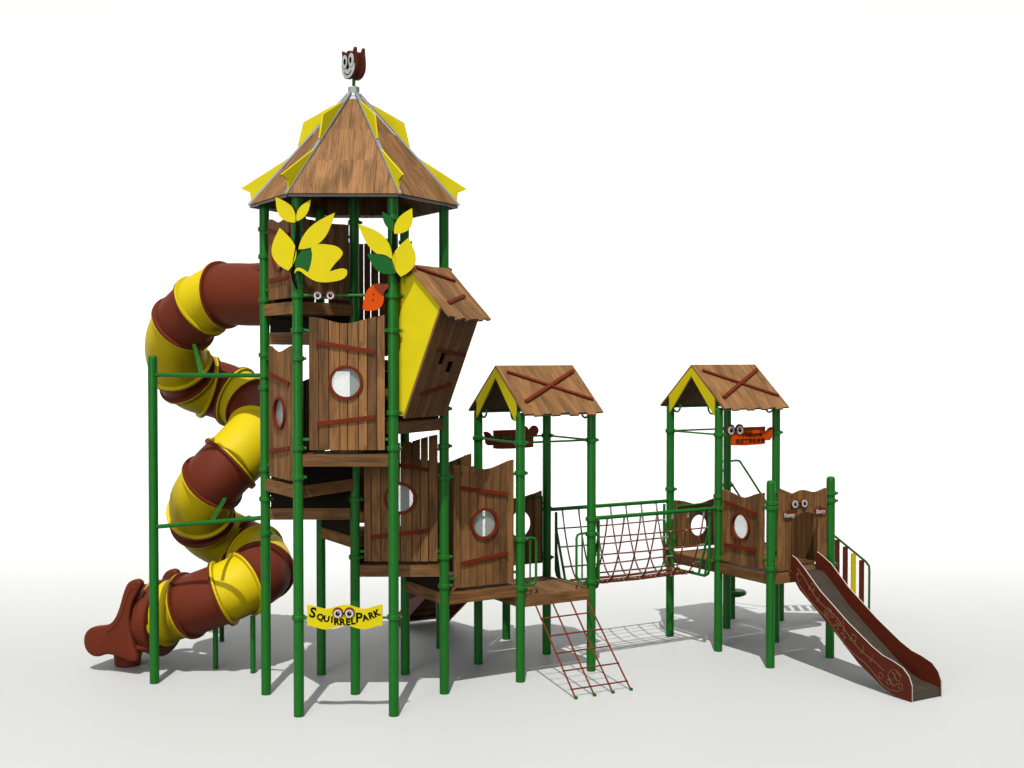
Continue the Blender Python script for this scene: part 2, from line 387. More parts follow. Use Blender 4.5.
def leaf(mb, p0, p1, wl, wr, org, d, n, th=.018, mi=0):
    """pointed leaf outline from base p0 to tip p1, bulging wl/wr to either side"""
    a = Vector(p0); b = Vector(p1); t = (b - a); L = t.length; t /= L; nn = Vector((-t.y, t.x)); pts = []
    K = 14
    for i in range(K + 1):
        x = i / K; f = math.sin(math.pi * x ** .85); pts.append(a + t * L * x + nn * wl * f)
    for i in range(K - 1, 0, -1):
        x = i / K; f = math.sin(math.pi * x ** .85); pts.append(a + t * L * x - nn * wr * f)
    mb.prism([(p.x, p.y) for p in pts], org, d, Z, n, th, mi=mi)
def smooth_poly(pts, k=5, closed=True):
    out = []; n = len(pts)
    for i in range(n if closed else n - 1):
        p0, p1, p2, p3 = [Vector(pts[(i + j) % n] if closed else pts[max(0, min(n - 1, i + j))]) for j in (-1, 0, 1, 2)]
        for q in range(k):
            t = q / k
            out.append(.5 * ((2 * p1) + (p2 - p0) * t + (2 * p0 - 5 * p1 + 4 * p2 - p3) * t * t + (3 * p1 - p0 - 3 * p2 + p3) * t ** 3))
    if not closed: out.append(Vector(pts[-1]))
    return out
def text_into(mb, txt, size, org, d, up, n, off=0.0, th=.004, mi=0, align='CENTER', sx=1.0):
    cu = bpy.data.curves.new('tmp', 'FONT'); cu.body = txt; cu.size = size; cu.align_x = align; cu.align_y = 'CENTER'
    cu.resolution_u = 3; cu.offset = off
    ob = bpy.data.objects.new('tmp', cu); COL.objects.link(ob)
    dg = bpy.context.evaluated_depsgraph_get(); me = ob.evaluated_get(dg).to_mesh()
    V = [v.co.copy() for v in me.vertices]
    for p in me.polygons:
        pts = [org + d * (V[i].x * sx) + up * V[i].y + n * th for i in p.vertices]
        if d.cross(up).dot(n) < 0: pts.reverse()
        mb.face(pts, mi=mi)
    ob.to_mesh_clear(); bpy.data.objects.remove(ob); bpy.data.curves.remove(cu)
def eyes(parent_name, c, d, n, gap, r, parent=None):
    """pair of round cartoon goggle eyes: brown rims, white discs, black pupils"""
    m = MB()
    for sg in (-1, 1):
        cc = c + d * (sg * gap / 2)
        disc(m, cc + Z * .10 * r, d, n, r, .02, mi=0); disc(m, cc - Z * .08 * r + n * .0125, d, n, r * .78, .005, mi=1); disc(m, cc - Z * .05 * r + n * .0165, d, n, r * .42, .003, mi=2)
        disc(m, cc - Z * .02 * r + d * (.10 * r) + Z * (.10 * r) + n * .0185, d, n, r * .10, .002, mi=1, k=12)
    m.box(c + n * .006, d, n, Z, gap - 1.2 * r, .015, .2 * r, mi=2)
    return m.build(parent_name, ['dark_orange', 'white', 'black'], parent)

# ================================================================== 1 the hexagonal tower
HZ = 5.753; HR = 1.2106; APEX = 7.105
tower = thing('hexagonal_tower', 'tall six sided wooden tower on green posts with pointed plank roof', 'play tower', Q['E'])
cz = dict(B=[5.47, 5.15, 4.64, 4.0, 3.62, 2.66, 2.31, 1.91, 3.76], C=[5.5, 4.65, 4.27, 3.96, 2.97, 2.65, 1.10], D=[5.5, 4.65, 4.27, 3.36, 2.97, 1.10],
          F=[5.0, 3.37, 2.93, 2.56, 1.62, 1.28], E=[5.55, 4.7, 2.3, 1.62], G=[5.4, 4.1, 2.3], H=[5.4, 4.1, 3.7, 1.62, 1.3])
for k in 'BCDFGHE': post(tower, k, (APEX - .06 if k == 'E' else HZ + .07), cz[k], cap=False)
levels = [('HEF', 1.525), ('GEH', 1.86), ('BEG', 2.20), ('BCE', 2.55), ('CDE', 2.905), ('DFE', 3.258), ('FHE', 3.60), ('HGE', 3.94), ('GBE', 4.258), ('BCE', 4.59)]
for ks, z in levels: deck(tower, ks, z)
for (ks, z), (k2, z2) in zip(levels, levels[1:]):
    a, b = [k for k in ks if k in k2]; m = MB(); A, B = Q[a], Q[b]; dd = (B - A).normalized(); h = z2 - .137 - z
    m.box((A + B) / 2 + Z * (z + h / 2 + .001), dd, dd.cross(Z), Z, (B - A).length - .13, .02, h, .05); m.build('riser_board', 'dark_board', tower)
wall_panel(tower, 'C', 'D', 2.905, u0=.12, u1=.96)
wall_panel(tower, 'B', 'C', 2.55, h=1.52)
wall_panel(tower, 'E', 'F', 1.525, u0=.105, u1=.977, frac=.4)
wall_panel(tower, 'B', 'C', 4.59, tall=False, seed=3)
wall_panel(tower, 'C', 'E', 4.59, tall=False, ring=False, batt=False, u0=.10, u1=.95, seed=5, h=.90, wavy=.25)
wall_panel(tower, 'G', 'H', 3.94, u0=.10, u1=.95, gap=.012, ring=False, batt=False, front=-1, seed=2, frac=.35)
wall_panel(tower, 'G', 'H', 1.86, front=-1, ring=False, seed=6, frac=.8)
wall_panel(tower, 'B', 'G', 2.20, front=-1, seed=2, u0=.1, u1=.95)
wall_panel(tower, 'F', 'H', 3.60, tall=False, front=1, seed=9)
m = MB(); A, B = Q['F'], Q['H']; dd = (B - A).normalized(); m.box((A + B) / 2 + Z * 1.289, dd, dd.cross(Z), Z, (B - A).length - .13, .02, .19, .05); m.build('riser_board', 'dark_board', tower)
# guard rail across the front opening of the top level
m = MB(); O, d, n, L = edge('C', 'D'); m.tube([O + d * PR + Z * 4.655, O + d * (L - PR) + Z * 4.655], .017)
m.build('guard_rail', 'green_paint', tower)
m = MB(); m.tube([at('F', 5.0) - d_(0) * 0, at('H', 5.0)], .016); m.build('guard_rail', 'green_paint', tower)
# roof
roof = MB()
CEN = Q['E']
def rp_(a, f):          # point on the rib at azimuth a, f = 0 apex .. 1 eave
    return CEN + d_(a) * (HR * f) + Z * (APEX + (HZ - APEX) * f)
tiers = [(.03, .40), (.40, .70), (.70, 1.0)]
for i in range(6):
    a0, a1 = i * 60, i * 60 + 60
    mid = d_(i * 60 + 30); along = d_(i * 60 + 120)          # along = tangent
    apo = HR * math.cos(R(30)); sl = Vector((mid.x * apo, mid.y * apo, HZ - APEX)); SL = sl.length; sl /= SL
    nrm = along.cross(sl); nrm = nrm if nrm.z > 0 else -nrm
    roof.prism([(-.03, .03 * SL), (.03, .03 * SL), (HR / 2 * .985, .985 * SL), (-HR / 2 * .985, .985 * SL)], CEN + Z * APEX - nrm * .036, along, sl, nrm, .012, .1)
    for ti, (f0, f1) in enumerate(tiers):
        hw1 = HR / 2 * f1; nb = max(2, round(2 * hw1 / .13))
        poly0 = [(-HR / 2 * f0, f0 * SL), (HR / 2 * f0, f0 * SL), (hw1, f1 * SL + .004), (-hw1, f1 * SL + .004)]
        tn = random.uniform(.35, .6); uo = (random.random() * 9, random.random() * 9)
        for b_ in range(nb):
            xa = -hw1 + 2 * hw1 * b_ / nb + .0015; xb = -hw1 + 2 * hw1 * (b_ + 1) / nb - .0015
            q = clip(clip(poly0, xa, 1), xb, -1)
            if len(q) > 2: roof.prism(q, CEN + Z * APEX - nrm * (.012 - .006 * ti), along, sl, nrm, .022, tn, uo)
rf = roof.build('roof', 'wood_roof', tower)
for i in range(6):
    a = i * 60; rd = d_(a); t_ = d_(a + 90)
    m = MB(); p0, p1 = rp_(a, .05), rp_(a, 1.01); dd = (p1 - p0).normalized(); nn = t_.cross(dd); nn = nn if nn.z > 0 else -nn
    m.box((p0 + p1) / 2 + nn * .016, dd, t_, nn, (p1 - p0).length, .040, .022); m.build('roof_rib', 'grey_metal', rf)
    m = MB()
    e0, e1 = rp_(a, 1.0), rp_(a + 60, 1.0); dd = (e1 - e0).normalized()
    m.box((e0 + e1) / 2 - Z * .022, dd, Z, dd.cross(Z), (e1 - e0).length * .99, .022, .02); m.build('eave_trim', 'dark_trim', rf)
    # two yellow fins standing on each rib
    for poly in ([(.15, 6.95), (.235, 6.915), (.589, 6.715), (.655, 6.435), (.62, 6.43)], [(.735, 6.315), (1.318, 5.945), (1.212, 5.90), (1.20, 5.80), (1.15, 5.845)]):
        m = MB(); m.prism(poly, Vector((CEN.x, CEN.y, 0)), rd, Z, t_, .02); m.build('roof_fin', 'yellow_board', rf)
m = MB(); m.lathe(CEN, [(0, APEX + .025), (.062, APEX + .025), (.066, APEX + .015), (.066, APEX - .055), (.085, APEX - .085)], 6); m.lathe(CEN, [(0, APEX + .01), (.12, APEX - .135)], 6); m.build('apex_cap', 'grey_metal', rf)

# ================================================================== 2 squirrel head on the apex
sq = thing('squirrel_head', 'small brown squirrel face with cream muzzle on the pole above the pointed roof', 'roof ornament', CEN + Z * (APEX + .05))
m = MB(); m.tube([CEN + Z * (APEX + .02), CEN + Z * (APEX + .22)], .019); m.build('pole', 'green_paint', sq)
fd = d_(55); fn = d_(-35)     # face turned to the left of the camera
fd = Vector((math.cos(R(-50)), math.sin(R(-50)), 0)); fn = Vector((fd.y, -fd.x, 0))
fc = CEN + Z * (APEX + .222)
SQ = .90
outline = [(-.15, -.03), (-.165, .06), (-.15, .15), (-.155, .26), (-.10, .21), (-.03, .235), (.03, .235), (.09, .21), (.14, .265), (.15, .15), (.165, .06), (.15, -.03), (.09, -.10), (0, -.125), (-.09, -.10)]
for sg, off in (('face', .055), ('back_head', -.055)):
    m = MB(); m.prism([(p.x * SQ, p.y * SQ) for p in smooth_poly(outline, 4)], fc + fn * off, fd, Z, fn, .035)
    hd = m.build('head_board', 'slide_red', sq)
    f = fn if off > 0 else -fn; dd = fd if off > 0 else -fd
    m = MB(); mz = [(-.145, -.02), (-.14, .06), (-.06, .07), (0, .04), (.06, .07), (.14, .06), (.145, -.02), (.085, -.09), (0, -.115), (-.085, -.09)]
    base = fc + fn * off + f * .0205
    m.prism([(p.x * SQ, p.y * SQ) for p in smooth_poly(mz, 4)], base, dd, Z, f, .008); m.build('muzzle', 'squirrel_cream', hd)
    m = MB()
    for ex in (-.07, .07):
        disc(m, base + dd * ex + Z * .098 + f * .001, dd, f, .066, .006, mi=1, sq=1.42); disc(m, base + dd * ex + Z * .095 + f * .005, dd, f, .057, .006, mi=0, sq=1.42); disc(m, base + dd * (ex * .86) + Z * .095 + f * .0105, dd, f, .022, .005, mi=1, sq=1.6)
    m.build('eye', ['white', 'black'], hd)
    m = MB(); disc(m, base + Z * .022 + f * .008, dd, f, .022, .012)
    sm_ = [base + dd * (.075 * math.cos(R(t))) + Z * (.0 + .062 * math.sin(R(t))) + f * .006 for t in range(200, 341, 14)]
    m.tube(sm_, .006, 6); m.build('nose_and_smile', 'black', hd)

# ================================================================== 3 leaning cabin on the tower's right side
A0 = Q['D'] + d_(60) * .10; B0 = Q['D'] + d_(60) * .92; ND = d_(-30); AL = d_(60)
cab = thing('leaning_cabin', 'yellow sided plank cabin leaning outward from the right side of the tower', 'cabin', Q['D'] + d_(60) * .5 + Z * 3.26)
prof = [(-.02, 3.325), (.078, 3.325), (.556, 4.525), (.165, 4.935), (-.02, 4.935)]
for P0, lab in ((A0, 1), (B0, 0)):
    m = MB(); m.prism(prof, P0, ND, Z, AL, .022); m.build('side_panel', 'yellow_board', cab)
fdir = Vector((ND.x * .478, ND.y * .478, 1.20)); FL = fdir.length; fdir /= FL; fnrm = AL.cross(fdir); fnrm = fnrm if fnrm.dot(ND) > 0 else -fnrm
org = A0 + ND * .078 + Z * 3.325 + fnrm * .014
m = MB(); rg = random.Random(4); W = .82; ed = [-.02]; 
for i in range(8): ed.append(-.02 + (W + .04) * (i + 1 + (rg.uniform(-.2, .2) if i < 7 else 0)) / 8)
slits = {3: (.62, .76), 5: (.52, .66)}       # u0,u1,v0,v1
for i in range(8):
    a, b = ed[i] + .002, ed[i + 1] - .002; tone = rg.random(); uo = (rg.random() * 9, rg.random() * 9)
    segs = [(-.02, FL + .005)]; cut = None
    cut = slits.get(i)
    for lo, hi in ([(-.02, cut[0]), (cut[1], FL + .005)] if cut else segs):
        m.prism([(a, lo), (b, lo), (b, hi), (a, hi)], org, AL, fdir, fnrm, .026, tone, uo)
fp = m.build('front_panel', 'wood', cab)
m = MB(); m.prism([(0, 0), (W, 0), (W, FL), (0, FL)], org - fnrm * .035, AL, fdir, fnrm, .008); m.build('slit_shade_sheet', 'black', fp)  # shade inside the cabin, put in as a black sheet behind the slits
for (x0, y0), (x1, y1) in (((.17, .80), (.78, .74)), ((.13, .27), (.70, .38))):
    p0 = org + AL * x0 + fdir * y0 + fnrm * .024; p1 = org + AL * x1 + fdir * y1 + fnrm * .024; dd = (p1 - p0).normalized()
    m = MB(); m.box((p0 + p1) / 2, dd, fnrm, dd.cross(fnrm), (p1 - p0).length, .022, .036); m.build('batten', 'red_brown_bar', fp)
rtop = A0 + ND * .15 + Z * 4.99; sd = Vector((ND.x * .57, ND.y * .57, -.60)); SLn = sd.length; sd /= SLn; rn = AL.cross(sd); rn = rn if rn.z > 0 else -rn
m = MB()
for i in range(9):
    u0 = -.05 + .865 * i / 9 + .002; u1 = -.05 + .865 * (i + 1) / 9 - .002; e_ = SLn + rg.uniform(-.025, .02)
    m.prism([(u0, 0), (u1, 0), (u1, e_), (u0, e_ - rg.uniform(-.015, .015))], rtop, AL, sd, rn, .026, rg.random(), (rg.random() * 9, rg.random() * 9))
rfc = m.build('roof', 'wood_roof', cab)
for (x0, y0), (x1, y1) in (((.05, .06), (.68, .22)), ((.12, .60), (.62, .46))):
    p0 = rtop + AL * x0 + sd * y0 + rn * .024; p1 = rtop + AL * x1 + sd * y1 + rn * .024; dd = (p1 - p0).normalized()
    m = MB(); m.box((p0 + p1) / 2, dd, rn, dd.cross(rn), (p1 - p0).length, .022, .038); m.build('batten', 'red_brown_bar', rfc)
# rear slope of the little roof
m = MB(); sd2 = Vector((-ND.x, -ND.y, -.9)).normalized(); rn2 = AL.cross(sd2); rn2 = rn2 if rn2.z > 0 else -rn2
m.prism([(-.05, .02), (.85, .02), (.85, .22), (-.05, .22)], rtop, AL, sd2, rn2, .026, .4); m.build('rear_roof', 'wood_roof', cab)

# ================================================================== 4 leaf ornaments, acorn, goggle eyes, park sign on the front of the tower
O, d, n, L = edge('C', 'D'); OF = O + n * .078
orn = thing('leaf_ornament', 'branch ornament with five yellow leaf shapes and one green patch on the left front post', 'leaf ornament', at('C', 4.75))
def stem(pts, parent, r=.026):
    m = MB(); P = smooth_poly(pts, 5, False); m.tube([OF + d * p.x + Z * p.y + n * .01 for p in P], [r * (.55 + .45 * math.sin(math.pi * min(1, .12 + i / len(P)))) for i in range(len(P))], 8); m.build('stem', 'black', parent)
stem([(.016, 5.44), (.012, 5.30), (-.005, 5.13), (-.035, 4.97), (-.03, 4.83), (.012, 4.72)], orn)
def add_leaf(parent, p0, p1, wl, wr, mname='yellow_board', lab=None, off=0):
    m = MB(); leaf(m, p0, p1, wl * 1.22, wr * 1.22, OF + n * (.026 + off), d, n); o = m.build('leaf', mname, parent)
    if lab: o['label'] = lab
add_leaf(orn, (-.004, 5.44), (-.215, 5.716), .075, .062)
add_leaf(orn, (.012, 5.455), (.166, 5.69), .045, .04)
add_leaf(orn, (.03, 5.15), (.428, 5.548), .065, .095, off=.004)
add_leaf(orn, (-.08, 4.918), (-.173, 5.385), .115, .105, off=-.002)
m = MB(); m.prism([(p.x, p.y) for p in smooth_poly([(.18, 5.185), (.10, 5.16), (.02, 5.08), (-.008, 5.0), (-.004, 4.95), (.05, 4.93), (.135, 4.912), (.165, 4.99), (.18, 5.09)], 4)], OF + n * .022, d, Z, n, .016)
o = m.build('leaf', 'leaf_green', orn); o['label'] = 'green patch beside the yellow curl'
curl = [(.172, 5.183), (.25, 5.205), (.34, 5.203), (.45, 5.18), (.512, 5.118), (.49, 5.06), (.43, 4.995), (.375, 4.915), (.44, 4.93), (.51, 4.942), (.556, 4.925), (.555, 4.87), (.51, 4.825), (.42, 4.80), (.30, 4.79), (.20, 4.81), (.11, 4.865), (.06, 4.905), (.015, 4.915), (-.012, 4.885), (0, 4.935), (.04, 4.95), (.09, 4.93), (.135, 4.905), (.165, 4.99), (.18, 5.09)]
m = MB(); m.prism([(p.x, p.y) for p in smooth_poly(curl, 4)], OF + n * .034, d, Z, n, .016); m.build('leaf', 'yellow_board', orn)
orn2 = thing('leaf_ornament', 'branch ornament with three yellow and two green leaves on the right front post', 'leaf ornament', at('D', 4.75))
stem([(1.07, 5.36), (1.07, 5.2), (1.085, 5.02), (1.105, 4.88), (1.12, 4.79)], orn2)
add_leaf(orn2, (1.068, 5.345), (.942, 5.563), .035, .045, 'leaf_green', 'small green leaf')
add_leaf(orn2, (1.074, 5.32), (1.268, 5.60), .05, .085)
add_leaf(orn2, (1.052, 5.05), (.680, 5.428), .075, .085)
add_leaf(orn2, (1.142, 4.853), (1.228, 5.278), .105, .105)
add_leaf(orn2, (1.092, 4.893), (.778, 5.10), .075, .085, 'leaf_green', 'green leaf')
m = MB(); ac = thing('acorn_plaque', 'orange acorn shaped plaque with dark red cap hanging on the guard rail', 'plaque', OF + d * .85 + Z * 4.5)
acp = [(.728, 4.495), (.73, 4.58), (.755, 4.68), (.80, 4.74), (.86, 4.775), (.93, 4.72), (.95, 4.66), (.95, 4.59), (.925, 4.53), (.88, 4.495), (.81, 4.485)]
m.prism([(p.x, p.y) for p in smooth_poly(acp, 4)], OF - n * .04, d, Z, n, .016); m.build('nut', 'orange', ac)
m = MB(); capp = [(.845, 4.765), (.90, 4.785), (.955, 4.775), (1.0, 4.785), (1.005, 4.75), (.99, 4.725), (.96, 4.70), (.945, 4.665), (.885, 4.71)]
m.prism([(p.x, p.y) for p in smooth_poly(capp, 4)], OF - n * .030, d, Z, n, .018); m.build('cap', 'dark_orange', ac)
m = MB()
for px, pz in ((.84, 4.665), (.835, 4.60)): disc(m, OF + d * px + Z * pz - n * .030, d, n, .008, .006, k=10)
m.build('screw', 'black', ac)
ge = eyes('goggle_eyes', OF - n * .045 + d * .298 + Z * 4.655, d, n, .139, .052)
tag(ge, 'pair of round goggle eyes fixed to the green guard rail below the left leaf ornament', 'eye plaque')
# park sign
sg = thing('park_sign', 'wavy yellow board sign with goggle eyes between the two front posts', 'sign', O + d * .52 + Z * 1.1)
m = MB()
us = [.104 + (.932 - .104) * i / 24 for i in range(25)]
def wv(x): return .022 * math.cos((x - .104) / .828 * 4 * math.pi)
m.prism([(u, .985 + wv(u) * 1.0 + .012) for u in us] + [(u, 1.225 + wv(u)) for u in us[::-1]], OF - n * .03, d, Z, n, .02); brd = m.build('board', 'yellow_board', sg)
m = MB(); fo = OF - n * .0195
arc = [("S", .165, 1.150, .155, -12), ("Q", .247, 1.103, .095, -14), ("U", .315, 1.083, .095, -10), ("I", .375, 1.073, .095, -4), ("R", .425, 1.052, .10, 2), ("R", .490, 1.047, .10, 0), ("E", .552, 1.047, .10, 2), ("L", .608, 1.058, .105, 4),
       ("P", .672, 1.092, .15, 0), ("A", .742, 1.092, .095, 14), ("R", .808, 1.118, .10, 18), ("K", .868, 1.143, .10, 22)]
for ch, u, z, sz, rot in arc:
    a = R(rot); text_into(m, ch, sz, fo + d * u + Z * (z + .008), d * math.cos(a) + Z * math.sin(a), Z * math.cos(a) - d * math.sin(a), n, off=.0045, th=.0015)
m.build('lettering', 'black', brd)
eyes('eye', OF + d * .505 + Z * 1.158 - n * .012, d, n, .128, .058, brd)
m = MB()
for u0, u1 in ((PR, .115), (.92, L - PR)): m.tube([O + d * u0 + n * .03 + Z * 1.10, O + d * u1 + n * .03 + Z * 1.10], .014)
m.build('bracket', 'green_paint', sg)

# ================================================================== 5 spiral tube slide
tb = thing('tube_slide', 'spiral tube slide in alternating brown and yellow sections left of the tower', 'tube slide', (-4.0, 16.0, 0))
mBG = (Q['B'] + Q['G']) / 2; CP = [mBG + Z * 4.745 + d_(-30) * .03, mBG + d_(150) * .6 + Z * 4.745]
CP += [Vector(p) for p in [(-3.70, 15.72, 4.73), (-4.20, 16.02, 4.40), (-4.40, 16.40, 4.02), (-4.30, 16.82, 3.66), (-3.9, 17.02, 3.50), (-3.46, 16.80, 3.30), (-3.25, 16.32, 3.07), (-3.41, 15.87, 2.79), (-3.7, 15.72, 2.48), (-3.99, 16.0, 2.12), (-4.02, 16.48, 1.74), (-3.76, 16.80, 1.48), (-3.40, 16.60, 1.34), (-3.23, 16.1, 1.20), (-3.47, 15.76, 1.07), (-3.9, 15.75, .90), (-4.36, 15.90, .74), (-4.72, 16.02, .62)]]
PATH = smooth_poly(CP, 12, False)
TR = .385
def seg_idx(x): return int(round(x * 12))
bounds = [0, 1.85, 2.4, 3.0, 4.4, 4.85, 5.5, 6.35, 7.0, 8.35, 9.5, 10.25, 11.35, 11.7, 13.2, 13.9, 14.95, 15.75, 16.45, 17.4, 18.25, 18.75]
bounds[0] = 0
cur = [0]
for a_, b_ in zip(PATH, PATH[1:]): cur.append(cur[-1] + (b_ - a_).length)
for i in range(len(bounds) - 1):
    i0, i1 = seg_idx(bounds[i]), seg_idx(bounds[i + 1]); P = PATH[i0:i1 + 1]
    mn = 'brown_plastic' if i % 2 == 0 else 'yellow_plastic'
    m = MB(); m.tube(P, TR, 40, caps=False); m.tube(P[::-1], TR - .02, 40, caps=False); sec = m.build('tube_section', mn, tb)
    for end in (0, -1):
        if (i == 0 and end == 0): continue
        jx = i0 if end == 0 else i1; t_ = (PATH[min(jx + 1, len(PATH) - 1)] - PATH[max(jx - 1, 0)]).normalized(); c = P[end]
        sgn = 1 if end == 0 else -1
        m = MB(); m.lathe(c, [(TR - .02, sgn * .001), (TR + .040, sgn * .001), (TR + .045, sgn * .006), (TR + .042, sgn * .026), (TR, sgn * .034)], 40, axis=t_); m.build('flange', mn, sec)
# exit chute
EP = PATH[-1]; ed_ = (PATH[-1] - PATH[-4]); ed_.z = 0; ed_.normalize(); es = Vector((-ed_.y, ed_.x, 0))
base = EP.copy(); base.z = 0; EC = EP.copy(); EC.z = .65
wall = [(-.20, .20), (-.13, .42), (-.085, .65), (-.12, .88), (-.22, 1.06), (-.26, 1.15), (-.23, 1.195), (-.16, 1.205), (-.06, 1.15), (.005, 1.02), (.05, .88), (.10, .755), (.17, .655), (.26, .605), (.38, .585), (.49, .555), (.565, .49), (.595, .40), (.575, .29), (.50, .215), (.39, .195), (.25, .235), (.10, .225), (-.08, .18)]
wall = [(p.x, p.y) for p in smooth_poly(wall, 3)]
m = MB()
K = 10                                   # trough floor: a shallow channel between the walls, closed by a rolled lip
prof_t = [(-.30, .26), (-.05, .25), (.15, .25), (.30, .255), (.42, .28), (.48, .32), (.515, .39)]
for (x0, z0), (x1, z1) in zip(prof_t, prof_t[1:]):
    for k in range(K):
        y0, y1 = -.38 + .76 * k / K, -.38 + .76 * (k + 1) / K
        c0, c1 = .10 * (abs(y0) / .38) ** 2.5, .10 * (abs(y1) / .38) ** 2.5
        q = [base + ed_ * x0 + es * y0 + Z * (z0 + c0), base + ed_ * x1 + es * y0 + Z * (z1 + c0), base + ed_ * x1 + es * y1 + Z * (z1 + c1), base + ed_ * x0 + es * y1 + Z * (z0 + c1)]
        m.face(q, smooth=True)
ch = m.build('exit_chute', 'brown_plastic', tb, weld=True)
sd_ = ch.modifiers.new('thick', 'SOLIDIFY'); sd_.thickness = .07; sd_.offset = 0
for sgn in (-1, 1):
    m = MB(); m.prism(wall, base + es * (sgn * .40), ed_, Z, es, .11)
    o = m.build('chute_side', 'brown_plastic', ch, weld=True)
    bv = o.modifiers.new('round', 'BEVEL'); bv.width = .042; bv.segments = 4; bv.limit_method = 'ANGLE'; bv.angle_limit = R(50)
    for p in o.data.polygons: p.use_smooth = True
    # moulded groove rim
    m = MB(); pts = [base + es * (sgn * .448) + ed_ * x + Z * z for x, z in [(-.19, 1.10), (-.13, 1.09), (-.07, 1.0), (-.02, .86), (.04, .72), (.13, .60), (.24, .53)]]
    m.tube(smooth_poly(pts, 4, False), .016, 8); m.build('moulded_rib', 'brown_plastic', ch)
m = MB(); m.tube([base + ed_ * .53 + es * -.40 + Z * .40, base + ed_ * .53 + es * .40 + Z * .40], .075, 20); m.build('lip', 'brown_plastic', ch)
m = MB(); m.lathe(EC, [(TR - .05, -.30), (TR + .05, -.30), (TR + .085, -.27), (TR + .09, -.20), (TR + .06, -.12), (TR - .01, -.10), (TR - .02, -.3)], 44, axis=ed_); m.build('exit_ring', 'brown_plastic', ch)
m = MB(); m.lathe(EC - ed_ * .30, [(TR - .02, -.02), (TR + .085, -.02), (TR + .10, -.005), (TR + .10, .02), (TR + .08, .035), (TR, .04)], 44, axis=ed_); m.build('flange', 'brown_plastic', ch)
m = MB(); fc_ = base + ed_ * .255
m.lathe(fc_, [(0, 0), (.15, 0), (.165, .02), (.17, .10), (.20, .24)], 24); m.build('foot', 'brown_plastic', ch)
# supports
A_ = Vector((-4.36, 15.2, 0))
post(tb, A_, 4.0)
for z in (3.76, 1.91):
    m = MB(); pa = A_ + Z * z; pb = at('B', z + (0 if z > 3 else .18)); m.tube([pa, pb], .026, 12); m.build('support_arm', 'green_paint', tb)
m = MB(); m.tube([Vector((-3.72, 15.03, 3.76)), Vector((-3.96, 15.62, 4.12))], .024); m.build('support_arm', 'green_paint', tb)
m = MB(); m.tube([Vector((-3.60, 14.98, 2.005)), Vector((-3.55, 15.5, 2.24))], .024); m.build('support_arm', 'green_paint', tb)
for (x, y, zt) in ((-3.26, 15.69, .72), (-4.06, 17.45, 1.2), (-3.78, 15.9, .62)):
    m = MB(); m.lathe((x, y, 0), [(0, 0), (.033, 0), (.034, .003), (.034, .02), (.034, zt - .02), (.034, zt - .003), (.033, zt), (0, zt)], 14); m.build('short_post', 'green_paint', tb, weld=True)
m = MB(); m.tube([Vector((-4.06, 17.45, 1.18)), Vector((-3.9, 17.0, 1.35))], .03); m.build('support_arm', 'green_paint', tb)

# ================================================================== 6 walkway platform between the tower and the first gable tower
wk = thing('walkway_platform', 'low square deck with plank walls beside the hexagonal tower', 'platform', (Q['F'] + Q['K'] + Q['J'] + Q['H']) / 4)
deck(wk, 'FKJH', 1.19, skip=('KJ',))
wall_panel(wk, 'F', 'K', 1.19, u0=.13, u1=.96)
wall_panel(wk, 'H', 'J', 1.19, front=1, seed=4, ring=False, batt=False)

